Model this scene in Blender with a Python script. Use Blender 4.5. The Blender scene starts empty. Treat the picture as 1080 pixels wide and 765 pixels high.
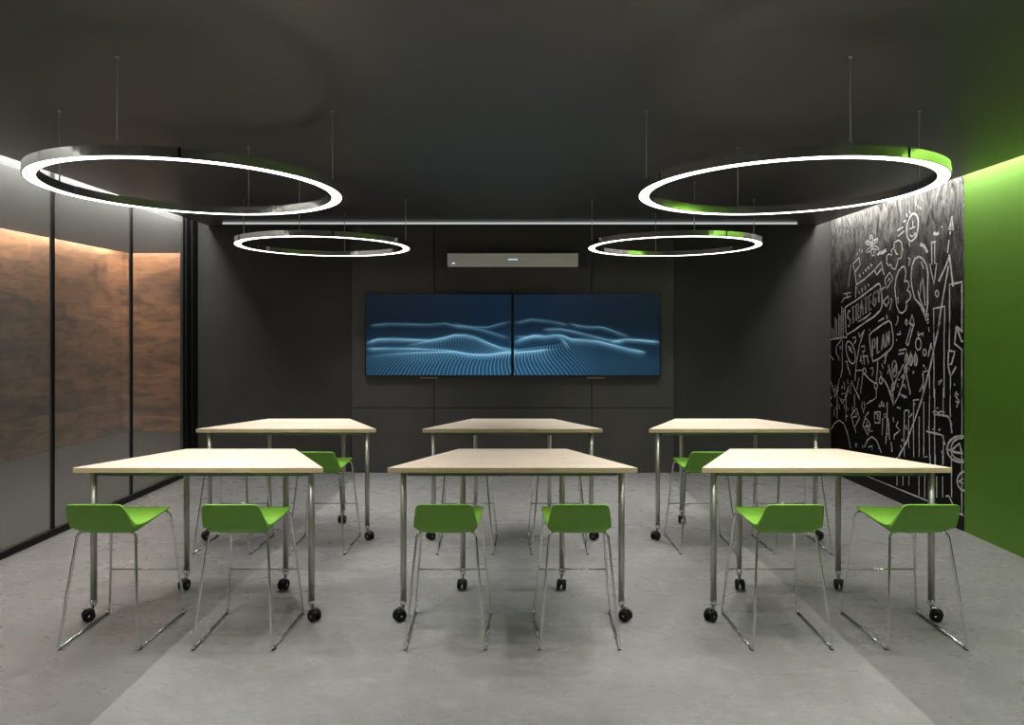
import bpy, bmesh, math, random
import numpy as np
from mathutils import Vector, Matrix

SC = bpy.context.scene
COL = SC.collection
random.seed(7)

# ------------------------------------------------------------------ room constants (metres)
EYE = 1.70          # camera height
F = 720.0           # focal length in pixels of a 1080 wide frame (24 mm on 36 mm)
VX, VY = 540.5, 347.0
WX = 3.79           # side walls at x = +-WX
WY = 8.12           # back wall
CEIL = 2.93
SLOT = 3.62         # ceiling edge beside the cove slots
YF = -2.6           # wall behind the camera
NX = -6.45          # far wall of the neighbouring room
NY = 11.3           # end wall of the neighbouring room

# ------------------------------------------------------------------ materials
def new_mat(name):
    m = bpy.data.materials.new(name)
    m.use_nodes = True
    nt = m.node_tree
    b = nt.nodes['Principled BSDF']
    return m, nt, b

def simple(name, col, rough=0.5, metal=0.0, spec=0.5):
    m, nt, b = new_mat(name)
    b.inputs['Base Color'].default_value = (*col, 1)
    b.inputs['Roughness'].default_value = rough
    b.inputs['Metallic'].default_value = metal
    b.inputs['Specular IOR Level'].default_value = spec
    return m

def emit(name, col, strength):
    m = bpy.data.materials.new(name)
    m.use_nodes = True
    nt = m.node_tree
    nt.nodes.clear()
    o = nt.nodes.new('ShaderNodeOutputMaterial')
    e = nt.nodes.new('ShaderNodeEmission')
    e.inputs['Color'].default_value = (*col, 1)
    e.inputs['Strength'].default_value = strength
    nt.links.new(e.outputs[0], o.inputs[0])
    return m

def coords(nt, scale=(1, 1, 1)):
    t = nt.nodes.new('ShaderNodeTexCoord')
    mp = nt.nodes.new('ShaderNodeMapping')
    mp.inputs['Scale'].default_value = scale
    nt.links.new(t.outputs['Object'], mp.inputs['Vector'])
    return mp.outputs['Vector']

def noise(nt, vec, scale, detail=4, rough=0.55, dist=0.0):
    n = nt.nodes.new('ShaderNodeTexNoise')
    n.inputs['Scale'].default_value = scale
    n.inputs['Detail'].default_value = detail
    n.inputs['Roughness'].default_value = rough
    n.inputs['Distortion'].default_value = dist
    nt.links.new(vec, n.inputs['Vector'])
    return n.outputs['Fac']

def ramp(nt, fac, stops):
    r = nt.nodes.new('ShaderNodeValToRGB')
    el = r.color_ramp.elements
    while len(el) < len(stops):
        el.new(0.5)
    for e, (p, c) in zip(el, stops):
        e.position = p
        e.color = (*c, 1) if len(c) == 3 else c
    nt.links.new(fac, r.inputs['Fac'])
    return r.outputs['Color']

def g(v):
    return (v, v, v)

def mixc(nt, a, b, fac, blend='MULTIPLY'):
    m = nt.nodes.new('ShaderNodeMix')
    m.data_type = 'RGBA'
    m.blend_type = blend
    if isinstance(fac, (int, float)):
        m.inputs[0].default_value = fac
    else:
        nt.links.new(fac, m.inputs[0])
    for s, v in ((m.inputs[6], a), (m.inputs[7], b)):
        if isinstance(v, tuple):
            s.default_value = (*v, 1)
        else:
            nt.links.new(v, s)
    return m.outputs[2]

def math_(nt, op, a, b=None):
    n = nt.nodes.new('ShaderNodeMath')
    n.operation = op
    for i, v in enumerate((a, b)):
        if v is None:
            continue
        if isinstance(v, (int, float)):
            n.inputs[i].default_value = v
        else:
            nt.links.new(v, n.inputs[i])
    return n.outputs[0]

def bump(nt, b, h, strength=0.1, dist=0.01):
    n = nt.nodes.new('ShaderNodeBump')
    n.inputs['Strength'].default_value = strength
    n.inputs['Distance'].default_value = dist
    nt.links.new(h, n.inputs['Height'])
    nt.links.new(n.outputs[0], b.inputs['Normal'])

def mat_concrete():
    m, nt, b = new_mat('polished_concrete')
    v = coords(nt)
    big = noise(nt, v, 0.8, 5, 0.6, 0.5)
    mid = noise(nt, coords(nt, (1.6, 3.2, 1)), 2.2, 8, 0.68, 1.2)
    fine = noise(nt, coords(nt, (9, 20, 1)), 1.6, 9, 0.78, 1.0)
    speck = noise(nt, coords(nt, (34, 60, 1)), 1.0, 3, 0.6, 0.5)
    c1 = ramp(nt, big, [(0.25, g(.245)), (0.75, g(.36))])
    c2 = ramp(nt, mid, [(0.28, g(.60)), (0.45, g(.90)), (0.58, g(1.0)), (0.78, g(1.22))])
    c3 = ramp(nt, fine, [(0.28, g(.68)), (0.48, g(.95)), (0.56, g(1.02)), (0.74, g(1.2))])
    c4 = ramp(nt, speck, [(0.24, g(.75)), (0.40, g(1.0))])
    c = mixc(nt, mixc(nt, c1, c2, 0.8), c3, 0.75)
    c = mixc(nt, c, c4, 0.7)
    c = mixc(nt, c, (1.0, .985, .95), 1.0)
    # base colour steps darker on both sides of the middle bay
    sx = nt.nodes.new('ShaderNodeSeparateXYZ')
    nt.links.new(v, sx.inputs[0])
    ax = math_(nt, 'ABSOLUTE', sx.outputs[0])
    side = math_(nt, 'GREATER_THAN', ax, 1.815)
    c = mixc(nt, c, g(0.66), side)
    nt.links.new(c, b.inputs['Base Color'])
    r = ramp(nt, mid, [(0.3, g(.38)), (0.7, g(.22))])
    nt.links.new(r, b.inputs['Roughness'])
    b.inputs['Specular IOR Level'].default_value = 0.75
    bump(nt, b, fine, 0.035, 0.003)
    return m

def mat_maple():
    m, nt, b = new_mat('pale_maple_butcher_block')
    v = coords(nt)
    br = nt.nodes.new('ShaderNodeTexBrick')
    nt.links.new(v, br.inputs['Vector'])
    br.inputs['Color1'].default_value = (.80, .695, .58, 1)
    br.inputs['Color2'].default_value = (.74, .62, .495, 1)
    br.inputs['Mortar'].default_value = (.62, .49, .37, 1)
    br.inputs['Scale'].default_value = 1.0
    br.inputs['Mortar Size'].default_value = 0.0012
    br.inputs['Brick Width'].default_value = 0.52
    br.inputs['Row Height'].default_value = 0.062
    br.offset = 0.37
    gr = noise(nt, coords(nt, (3, 60, 60)), 1.0, 5, 0.6, 0.6)
    gc = ramp(nt, gr, [(0.3, (.82, .76, .68)), (0.6, (1, 1, 1))])
    nt.links.new(mixc(nt, br.outputs['Color'], gc, 0.8), b.inputs['Base Color'])
    b.inputs['Roughness'].default_value = 0.42
    b.inputs['Specular IOR Level'].default_value = 0.35
    return m

def mat_maple_edge():
    m, nt, b = new_mat('oiled_maple_edge')
    n = noise(nt, coords(nt, (9, 9, 160)), 1.0, 5, 0.6, 0.5)
    nt.links.new(ramp(nt, n, [(0.3, (.50, .36, .21)), (0.65, (.66, .51, .34))]), b.inputs['Base Color'])
    b.inputs['Roughness'].default_value = 0.45
    return m

def mat_wood_wall():
    m, nt, b = new_mat('stained_walnut_boards')
    t = nt.nodes.new('ShaderNodeTexCoord')
    sx = nt.nodes.new('ShaderNodeSeparateXYZ')
    nt.links.new(t.outputs['Object'], sx.inputs[0])
    cb = nt.nodes.new('ShaderNodeCombineXYZ')
    nt.links.new(math_(nt, 'ADD', sx.outputs[0], sx.outputs[1]), cb.inputs[0])
    nt.links.new(sx.outputs[2], cb.inputs[1])
    v = cb.outputs[0]
    br = nt.nodes.new('ShaderNodeTexBrick')
    nt.links.new(v, br.inputs['Vector'])
    br.inputs['Color1'].default_value = (.40, .19, .085, 1)
    br.inputs['Color2'].default_value = (.22, .095, .042, 1)
    br.inputs['Mortar'].default_value = (.12, .055, .028, 1)
    br.inputs['Scale'].default_value = 1.0
    br.inputs['Mortar Size'].default_value = 0.006
    br.inputs['Mortar Smooth'].default_value = 1.0
    br.inputs['Brick Width'].default_value = 1.7
    br.inputs['Row Height'].default_value = 0.26
    br.offset = 0.41
    mp = nt.nodes.new('ShaderNodeMapping')
    mp.inputs['Scale'].default_value = (1.3, 4.0, 1)
    nt.links.new(v, mp.inputs['Vector'])
    nz = noise(nt, mp.outputs[0], 1.6, 4, 0.6, 0.8)
    gc = ramp(nt, nz, [(0.33, (.30, .27, .26)), (0.62, (1.1, 1.1, 1.1))])
    nt.links.new(mixc(nt, br.outputs['Color'], gc, 0.9), b.inputs['Base Color'])
    b.inputs['Roughness'].default_value = 0.5
    return m

def mat_paint(name, col, rough=0.6, spec=0.3, var=0.12, scale=2.0):
    m, nt, b = new_mat(name)
    n = noise(nt, coords(nt), scale, 5, 0.6)
    lo = tuple(c * (1 - var) for c in col)
    hi = tuple(c * (1 + var) for c in col)
    nt.links.new(ramp(nt, n, [(0.3, lo), (0.7, hi)]), b.inputs['Base Color'])
    b.inputs['Roughness'].default_value = rough
    b.inputs['Specular IOR Level'].default_value = spec
    return m

def mat_chalkboard():
    m, nt, b = new_mat('dusty_blackboard')
    n1 = noise(nt, coords(nt, (1, 1.3, 1.0)), 2.2, 6, 0.6, 0.8)
    n2 = noise(nt, coords(nt, (1, 9, 3.2)), 1.5, 8, 0.75, 1.2)
    # chalk smears left by wiping, thickest across the upper part of the board
    sx = nt.nodes.new('ShaderNodeSeparateXYZ')
    nt.links.new(coords(nt), sx.inputs[0])
    wob = math_(nt, 'ADD', sx.outputs[2], math_(nt, 'MULTIPLY', n1, 1.3))
    up = nt.nodes.new('ShaderNodeMapRange')
    up.inputs['From Min'].default_value = 2.55
    up.inputs['From Max'].default_value = 3.5
    nt.links.new(wob, up.inputs['Value'])
    st = ramp(nt, n2, [(0.36, g(.04)), (0.52, g(.45)), (0.68, g(1.0))])
    sm = math_(nt, 'MULTIPLY', up.outputs[0], st)
    base = ramp(nt, n2, [(0.40, (.0045, .0045, .004)), (0.75, (.016, .015, .013))])
    c = mixc(nt, base, (.36, .355, .33), sm, 'MIX')
    nt.links.new(c, b.inputs['Base Color'])
    b.inputs['Roughness'].default_value = 0.75
    b.inputs['Specular IOR Level'].default_value = 0.12
    return m

def mat_chalk():
    m, nt, b = new_mat('white_chalk')
    n = noise(nt, coords(nt), 26, 4, 0.7)
    nt.links.new(ramp(nt, n, [(0.3, (.38, .38, .36)), (0.62, (.88, .88, .84))]), b.inputs['Base Color'])
    b.inputs['Roughness'].default_value = 0.9
    b.inputs['Specular IOR Level'].default_value = 0.1
    return m

def mat_glass():
    m = bpy.data.materials.new('lightly_frosted_glass')
    m.use_nodes = True
    nt = m.node_tree
    nt.nodes.clear()
    out = nt.nodes.new('ShaderNodeOutputMaterial')
    tr = nt.nodes.new('ShaderNodeBsdfTransparent')
    tr.inputs['Color'].default_value = (.86, .87, .86, 1)
    df = nt.nodes.new('ShaderNodeBsdfDiffuse')
    df.inputs['Color'].default_value = (.8, .8, .78, 1)
    gl = nt.nodes.new('ShaderNodeBsdfGlossy')
    gl.inputs['Roughness'].default_value = 0.30
    gl.inputs['Color'].default_value = (.8, .8, .8, 1)
    m1 = nt.nodes.new('ShaderNodeMixShader')
    m1.inputs[0].default_value = GLASS_DIFFUSE
    nt.links.new(tr.outputs[0], m1.inputs[1])
    nt.links.new(df.outputs[0], m1.inputs[2])
    m2 = nt.nodes.new('ShaderNodeMixShader')
    m2.inputs[0].default_value = 0.05
    nt.links.new(m1.outputs[0], m2.inputs[1])
    nt.links.new(gl.outputs[0], m2.inputs[2])
    nt.links.new(m2.outputs[0], out.inputs[0])
    return m

# ------------------------------------------------------------------ light levels
RING_L = 7.0
LED_W = 28.0
SLOT_L = 48.0
NEIGH_L = 75.0
BACK_L = 0.55
GLASS_DIFFUSE = 0.11

M = dict(
    concrete=mat_concrete(), maple=mat_maple(), mapleedge=mat_maple_edge(), wood=mat_wood_wall(),
    wall=mat_paint('charcoal_wall_paint', (.034, .033, .030), .55, .3),
    panel=mat_paint('charcoal_wall_panel', (.055, .053, .047), .45, .35),
    ceil=mat_paint('dark_ceiling_paint', (.032, .0295, .0265), .42, 1.0, .10, 1.2),
    green=mat_paint('green_wall_paint', (.118, .270, .026), .5, .3, .03),
    felt=mat_paint('green_seat_shell', (.150, .345, .034), .48, .4, .04, 30),
    frontwall=mat_paint('grey_wall_paint', (.45, .44, .42), .6, .3),
    board=mat_chalkboard(), chalk=mat_chalk(), glass=mat_glass(),
    black=simple('black_frame', (.006, .006, .006), .45, 0, .2),
    rubber=simple('black_rubber', (.005, .005, .005), .55, 0, .25),
    steel=simple('brushed_steel_tube', (.44, .44, .40), .40, 1.0),
    rail=simple('dark_steel_rail', (.16, .16, .15), .4, .8),
    chrome=simple('polished_chrome', (.74, .74, .73), .09, 1.0),
    mirror=simple('mirror_steel', (.80, .80, .78), .08, 1.0),
    silver=None,
    bezel=simple('black_bezel', (.004, .004, .004), .3),
    brown=simple('bronze_bracket', (.34, .23, .14), .4, .3),
    cable=simple('grey_steel_cable', (.60, .58, .54), .5, .1),
    ngrey=mat_paint('grey_corridor_paint', (.036, .0355, .034), .6, .3),
    slotwhite=simple('white_slot_lining', (.75, .75, .73), .6),
    nceil=mat_paint('grey_corridor_ceiling', (.10, .098, .095), .6, .3),
    ring=emit('ring_led', (1.0, .985, .95), RING_L),
    slot=emit('cove_led', (1.0, .98, .94), SLOT_L),
    neigh=emit('corridor_led', (1.0, .90, .76), NEIGH_L),
    back=emit('back_cove_led', (.95, .97, 1.0), BACK_L),
    led=emit('status_led', (1, 1, 1), 0.9),
    logo=emit('lit_badge', (.72, .86, 1.0), 0.75),
)
M['ceil'].node_tree.nodes['Principled BSDF'].inputs['IOR'].default_value = 1.7
m_, nt_, b_ = new_mat('silver_grille')
wv = nt_.nodes.new('ShaderNodeTexWave')
wv.wave_type = 'BANDS'; wv.bands_direction = 'Z'
wv.inputs['Scale'].default_value = 11.0
nt_.links.new(coords(nt_), wv.inputs['Vector'])
nt_.links.new(ramp(nt_, wv.outputs['Fac'], [(0.2, (.82,.83,.84)), (0.7, (.93,.94,.95))]), b_.inputs['Base Color'])
b_.inputs['Roughness'].default_value = .5
M['silver'] = m_

# ------------------------------------------------------------------ helpers
class MB:
    """collects shapes for one mesh"""
    def __init__(self):
        self.v = []; self.f = []; self.mi = []; self.sm = []
    def add(self, v, f, mi=0, smooth=False):
        o = len(self.v)
        self.v += [tuple(p) for p in v]
        self.f += [tuple(i + o for i in q) for q in f]
        self.mi += [mi] * len(f); self.sm += [smooth] * len(f)
        return self
    def box(self, x0, x1, y0, y1, z0, z1, mi=0, bev=0.0):
        if bev > 0:
            bm = bmesh.new()
            bmesh.ops.create_cube(bm, size=1)
            for p in bm.verts:
                p.co = Vector(((x0 + x1) / 2 + p.co.x * (x1 - x0), (y0 + y1) / 2 + p.co.y * (y1 - y0), (z0 + z1) / 2 + p.co.z * (z1 - z0)))
            bmesh.ops.bevel(bm, geom=list(bm.edges), offset=bev, segments=2, affect='EDGES', profile=0.5)
            bm.verts.index_update()
            v = [p.co.copy() for p in bm.verts]; f = [[q.index for q in fc.verts] for fc in bm.faces]
            bm.free()
            return self.add(v, f, mi)
        v = [(x, y, z) for z in (z0, z1) for y in (y0, y1) for x in (x0, x1)]
        f = [(0, 2, 3, 1), (4, 5, 7, 6), (0, 1, 5, 4), (2, 6, 7, 3), (0, 4, 6, 2), (1, 3, 7, 5)]
        return self.add(v, f, mi)
    def prism(self, poly, z0, z1, mi=0, bev=0.0):
        bm = bmesh.new()
        b0 = [bm.verts.new((x, y, z0)) for x, y in poly]
        b1 = [bm.verts.new((x, y, z1)) for x, y in poly]
        n = len(poly)
        bm.faces.new(b0[::-1]); bm.faces.new(b1)
        for i in range(n):
            bm.faces.new((b0[i], b0[(i + 1) % n], b1[(i + 1) % n], b1[i]))
        if bev:
            bmesh.ops.bevel(bm, geom=list(bm.edges), offset=bev, segments=2, affect='EDGES', profile=0.5)
        bm.verts.index_update()
        v = [p.co.copy() for p in bm.verts]; f = [[q.index for q in fc.verts] for fc in bm.faces]
        bm.free()
        return self.add(v, f, mi)
    def tube(self, pts, r, seg=12, mi=0, caps=True):
        pts = [Vector(p) for p in pts]
        n = len(pts)
        tang = []
        for i in range(n):
            a = pts[max(i - 1, 0)]; b = pts[min(i + 1, n - 1)]
            tang.append((b - a).normalized())
        t = tang[0]
        up = Vector((0, 0, 1)) if abs(t.z) < .9 else Vector((1, 0, 0))
        nrm = (up - t * up.dot(t)).normalized()
        v = []; f = []
        for i in range(n):
            t = tang[i]
            nrm = (nrm - t * nrm.dot(t)).normalized()
            bn = t.cross(nrm)
            rr = r[i] if isinstance(r, (list, tuple)) else r
            for k in range(seg):
                a = 2 * math.pi * k / seg
                v.append(pts[i] + (nrm * math.cos(a) + bn * math.sin(a)) * rr)
        for i in range(n - 1):
            for k in range(seg):
                k2 = (k + 1) % seg
                f.append((i * seg + k, i * seg + k2, (i + 1) * seg + k2, (i + 1) * seg + k))
        self.add(v, f, mi, True)
        if caps:
            self.add(v[:seg], [tuple(range(seg))[::-1]], mi)
            self.add(v[-seg:], [tuple(range(seg))], mi)
        return self
    def lathe(self, prof, axis='z', seg=32, mi=0, at=(0, 0, 0), smooth=True, closed=False):
        """prof: (radius, height) pairs"""
        v = []; f = []
        n = len(prof)
        for r, h in prof:
            for k in range(seg):
                a = 2 * math.pi * k / seg
                if axis == 'z':
                    p = (r * math.cos(a), r * math.sin(a), h)
                else:
                    p = (h, r * math.cos(a), r * math.sin(a))
                v.append((p[0] + at[0], p[1] + at[1], p[2] + at[2]))
        for i in range(n if closed else n - 1):
            j = (i + 1) % n
            for k in range(seg):
                k2 = (k + 1) % seg
                f.append((i * seg + k, i * seg + k2, j * seg + k2, j * seg + k))
        return self.add(v, f, mi, smooth)
    def xform(self, mat):
        self.v = [tuple(mat @ Vector(p)) for p in self.v]
        return self
    def build(self, name, mats, parent=None, loc=(0, 0, 0)):
        me = bpy.data.meshes.new(name)
        me.from_pydata(self.v, [], self.f)
        for m in (mats if isinstance(mats, (list, tuple)) else [mats]):
            me.materials.append(m)
        for p, mi, s in zip(me.polygons, self.mi, self.sm):
            p.material_index = mi; p.use_smooth = s
        bm = bmesh.new(); bm.from_mesh(me)
        bmesh.ops.remove_doubles(bm, verts=bm.verts, dist=1e-6)
        bmesh.ops.recalc_face_normals(bm, faces=bm.faces)
        bm.to_mesh(me); bm.free()
        o = bpy.data.objects.new(name, me)
        COL.objects.link(o)
        o.parent = parent
        o.location = loc
        return o

def fillet(pts, rad, n=6):
    pts = [Vector(p) for p in pts]
    out = [pts[0]]
    for a, b, c in zip(pts, pts[1:], pts[2:]):
        d1 = (a - b); d2 = (c - b)
        r = min(rad, d1.length * .45, d2.length * .45)
        p1 = b + d1.normalized() * r; p2 = b + d2.normalized() * r
        for i in range(n + 1):
            t = i / n
            out.append(p1 * (1 - t) ** 2 + b * 2 * t * (1 - t) + p2 * t ** 2)
    out.append(pts[-1])
    return out

def empty(name, loc):
    o = bpy.data.objects.new(name, None)
    o.empty_display_size = .1
    COL.objects.link(o); o.location = loc
    return o

def tag(o, label, cat, group=None):
    o['label'] = label; o['category'] = cat
    if group:
        o['group'] = group
    return o

def structure(o):
    o['kind'] = 'structure'
    return o

def copy_tree(o, parent=None):
    c = o.copy(); COL.objects.link(c)
    if parent is not None:
        c.parent = parent
    for ch in [x for x in KIDS.get(o.name, [])]:
        copy_tree(ch, c)
    return c
KIDS = {}
def note_kids(o):
    KIDS[o.name] = list(o.children)
    for ch in o.children:
        note_kids(ch)

def px(x, y, Y):
    """world point at depth Y behind a measured image point (used to survey real positions)"""
    return ((x - VX) * Y / F, Y, EYE - (y - VY) * Y / F)

# ------------------------------------------------------------------ room shell
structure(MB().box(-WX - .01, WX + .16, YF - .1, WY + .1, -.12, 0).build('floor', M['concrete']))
cl = MB().box(-SLOT, SLOT, YF, WY, CEIL, CEIL + .06).box(-WX - .02, WX + .14, YF - .1, WY + .2, CEIL + .25, CEIL + .33, 1)
structure(cl.build('ceiling', [M['ceil'], M['slotwhite']]))
structure(MB().box(-WX - .1, WX + .14, WY, WY + .12, 0, CEIL + .33).build('wall_back', M['wall']))
structure(MB().box(-WX - .1, WX + .14, YF - .12, YF, 0, CEIL + .33).build('wall_front', M['frontwall']))
BY = WX * F / (1017 - VX)                        # chalkboard meets green paint
structure(MB().box(WX, WX + .14, YF, BY, 0, CEIL + .33).build('wall_right', M['green']))
structure(MB().box(WX + .02, WX + .14, BY, WY, 0, CEIL + .33).build('wall_right_far', M['wall']))
structure(MB().box(WX - .008, WX + .02, BY, WY, 0, .125, bev=.003).build('baseboard_right', M['black']))
structure(MB().box(-WX - .02, -WX + .035, YF, 7.84, 0, .055, bev=.003).build('baseboard_left', M['black']))

# panelled centre bay of the back wall, six boards with shadow gaps
PY = 8.06
PXS = [-1.900, -.924, .935, 1.908]
PZS = [0.0, .765, 2.925]
n = 0
for i in range(3):
    for j in range(2):
        n += 1
        structure(MB().box(PXS[i] + .004, PXS[i + 1] - .004, PY, WY, PZS[j] + (.004 if j else 0), PZS[j + 1] - .004, bev=.002)
                  .build('trim_%d' % n, M['panel']))

# glass partition on the left: panes, slim black mullions, sliding-door posts
mull = [YF, -.18, .98, 2.14, 3.30, 4.46, 5.62, 6.78, 7.86]
for i in range(len(mull) - 1):
    w = structure(MB().box(-WX - .006, -WX + .006, mull[i] + .02, mull[i + 1] - .02, .05, CEIL + .25).build('window_%d' % (i + 1), M['glass']))
    MB().box(-WX - .009, -WX + .010, mull[i + 1] - .021, mull[i + 1] + .021, .055, CEIL + .25, bev=.002).build('window_frame', M['black'], w)
d = structure(MB().box(-WX - .05, -WX + .03, 7.88, 7.955, 0, CEIL + .25, bev=.004).build('door_1', M['black']))
MB().box(-WX - .03, -WX + .012, 7.955, 7.985, 0, CEIL + .25).build('door_track', simple('dark_anodised_metal', (.05, .05, .048), .35, .6), d)
MB().box(-WX - .05, -WX + .05, 7.985, WY, 0, CEIL + .25, bev=.004).build('door_frame', M['black'], d)

# the corridor room beyond the glass
structure(MB().box(NX - .1, -WX - .01, YF, NY + .1, -.12, 0).build('floor_corridor', M['ngrey']))
structure(MB().box(NX + .2, -WX - .02, YF, NY - .2, CEIL, CEIL + .08).box(NX - .1, -WX - .05, YF, NY + .1, CEIL + .125, CEIL + .2, 1).build('ceiling_corridor', [M['nceil'], M['slotwhite']]))
structure(MB().box(NX - .1, NX, YF, NY, 0, CEIL + .12).build('wall_corridor_side', M['wood']))
structure(MB().box(NX - .1, -WX - .1, NY, NY + .1, 0, CEIL + .12).build('wall_corridor_end', M['wood']))
structure(MB().box(NX - .1, -WX - .1, YF - .1, YF, 0, CEIL + .12).build('wall_corridor_front', M['ngrey']))
structure(MB().box(-WX - .1, -WX - .02, WY + .12, NY + .1, 0, CEIL + .12).build('wall_corridor_near', M['ngrey']))

# ------------------------------------------------------------------ linear lights
def linear_light(label, x0, x1, y0, y1, z0, z1, mat, face):
    c = ((x0 + x1) / 2, (y0 + y1) / 2, z0)
    e = empty('linear_light', c)
    h = MB().box(x0 - c[0], x1 - c[0], y0 - c[1], y1 - c[1], 0, z1 - z0)
    h.build('housing', M['black'], e)
    q = MB(); a = .003
    X0, X1, Y0, Y1, Z0, Z1 = x0 - c[0], x1 - c[0], y0 - c[1], y1 - c[1], 0, z1 - z0
    if face == '-z': q.box(X0 + a, X1 - a, Y0 + a, Y1 - a, -a, 0)
    if face == '-y': q.box(X0 + a, X1 - a, -a + Y0, Y0, Z0 + a, Z1 - a)
    if face == '+x': q.box(X1, X1 + a, Y0 + a, Y1 - a, Z0 + a, Z1 - a)
    if face == '+xz':
        q.box(X1, X1 + a, Y0 + a, Y1 - a, Z0 + a, Z1 - a)
    q.build('diffuser', mat, e)
    return tag(e, label, 'light', 'concealed linear lights')

linear_light('hidden strip light in the ceiling slot above the chalkboard and green wall', SLOT + .012, WX - .008, YF + .1, WY - .05, CEIL + .225, CEIL + .25, M['slot'], '-z')
linear_light('hidden strip light in the ceiling slot above the glass partition', -WX + .028, -SLOT - .006, YF + .1, 7.84, CEIL + .225, CEIL + .25, M['slot'], '-z')
linear_light('long thin strip of light under the ceiling along the charcoal back wall', -3.345, 3.285, 7.87, 7.91, CEIL - .0275, CEIL + .001, M['back'], '-y')
linear_light('strip light washing the wooden corridor wall beyond the glass', NX + .07, NX + .15, YF + .2, NY - .25, CEIL + .095, CEIL + .12, M['neigh'], '-z')
linear_light('strip light washing the wooden end wall of the corridor', NX + .1, -WX - .15, NY - .15, NY - .07, CEIL + .095, CEIL + .12, M['neigh'], '-z')

# ------------------------------------------------------------------ ring pendants
RZ = EYE + .775
LED = bpy.data.lights.new('led_spot', 'SPOT')
LED.energy = LED_W; LED.color = (1.0, .985, .955)
LED.spot_size = math.radians(98); LED.spot_blend = .85
LED.shadow_soft_size = .012
def make_ring():
    root = empty('ring_pendant_light', (0, 0, 0))
    ro, ri, h = .803, .737, .048
    # metal channel: outer wall, top, inner wall, with a lip around the diffuser
    MB().lathe([(ro, 0), (ro, h), (ri, h), (ri, 0), (ri + .005, 0), (ri + .005, .006), (ro - .006, .006), (ro - .006, 0)],
               seg=128, smooth=False, closed=True).build('ring_housing', M['mirror'], root)
    MB().lathe([(ro - .006, .001), (ri + .005, .001), (ri + .005, .004), (ro - .006, .004)], seg=128, smooth=False, closed=True).build('light_diffuser', M['ring'], root)
    rc = (ro + ri) / 2
    for a in (0, 90, 180, 270):
        x, y = rc * math.cos(math.radians(a)), rc * math.sin(math.radians(a))
        c = MB().tube([(x, y, h - .005), (x, y, CEIL - RZ)], .0036, 8)
        c.lathe([(.0, CEIL - RZ - .008), (.008, CEIL - RZ - .008), (.009, CEIL - RZ - .002), (.009, CEIL - RZ)], seg=16, at=(x, y, 0))
        c.lathe([(.0, h + .018), (.006, h + .018), (.006, h - .002)], seg=12, at=(x, y, 0))
        c.build('suspension_cable', M['cable'], root)
    # lensed LEDs along the ring throw most of the light downwards
    for k in range(12):
        a = math.radians(15 + 30 * k)
        o = bpy.data.objects.new('led_spot', LED)
        COL.objects.link(o); o.parent = root
        o.location = (rc * math.cos(a), rc * math.sin(a), -.004)
    # seam covers where the segments of the ring are joined
    for a in (20, 110, 200, 290):
        s = MB().box(-.006, .006, -.001, .0015, .002, h)
        s.xform(Matrix.Rotation(math.radians(a), 4, 'Z') @ Matrix.Translation((0, -ro, 0)))
        s.build('joint_cover', M['black'], root)
    return root
ring = make_ring()
note_kids(ring)
ring_spots = [
    (-1.785, 3.85, 'large chrome ring light hanging over the front table beside the glass partition'),
    (1.525, 3.85, 'large chrome ring light hanging over the front table beside the green wall'),
    (-1.785, 6.49, 'chrome ring light nearer the screens, on the glass partition side'),
    (1.525, 6.49, 'chrome ring light nearer the screens, on the chalkboard side'),
    (-1.785, .72, 'added unseen ring light overhead, brightening the front floor, on the glass partition side'),  # this out-of-view pair is added to brighten the front floor
    (1.525, .72, 'added unseen ring light overhead, brightening the front floor, on the green wall side'),
]
for i, (x, y, lab) in enumerate(ring_spots):
    o = ring if i == 0 else copy_tree(ring)
    o.location = (x, y, RZ)
    tag(o, lab, 'pendant light', 'ring pendant lights')

# ------------------------------------------------------------------ tables
TW, TD = 1.442, .624
def make_caster(leg, ang):
    """a twin-wheel caster under the leg, swivelled by ang degrees"""
    R = Matrix.Rotation(math.radians(ang), 4, 'Z')
    wr, off = .0335, .026
    f = MB()
    f.lathe([(0, .118), (.019, .118), (.021, .110), (.021, .090), (.012, .084), (.009, .070), (0, .068)], seg=20)
    f.box(-.008, .008, -.004, off + .012, .046, .078, bev=.003)
    f.tube([(-.027, off, wr), (.027, off, wr)], .006, 10)
    f.xform(R)
    fo = f.build('caster_fork', M['chrome'], leg)
    w = MB()
    for s in (-1, 1):
        w.lathe([(0, s * .010), (wr - .006, s * .010), (wr, s * .014), (wr, s * .024), (wr - .006, s * .029), (.012, s * .029), (.010, s * .026), (0, s * .026)], axis='x', seg=28, at=(0, off, wr))
    # curved hood over the wheels
    hood = []
    for k in range(9):
        a = math.radians(20 + 140 * k / 8)
        hood.append((0, off + math.cos(a) * (wr + .003), wr + math.sin(a) * (wr + .003)))
    for p, q in zip(hood, hood[1:]):
        w.add([(-.010, p[1], p[2]), (.010, p[1], p[2]), (.010, q[1], q[2]), (-.010, q[1], q[2]),
               (-.010, p[1], p[2] + .003), (.010, p[1], p[2] + .003), (.010, q[1], q[2] + .003), (-.010, q[1], q[2] + .003)],
              [(0, 1, 2, 3), (7, 6, 5, 4), (0, 4, 5, 1), (2, 6, 7, 3), (1, 5, 6, 2), (3, 7, 4, 0)])
    w.xform(R)
    w.build('caster_wheel', M['rubber'], leg)

def KID_MESH(root):
    return root.children[-1].data

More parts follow.
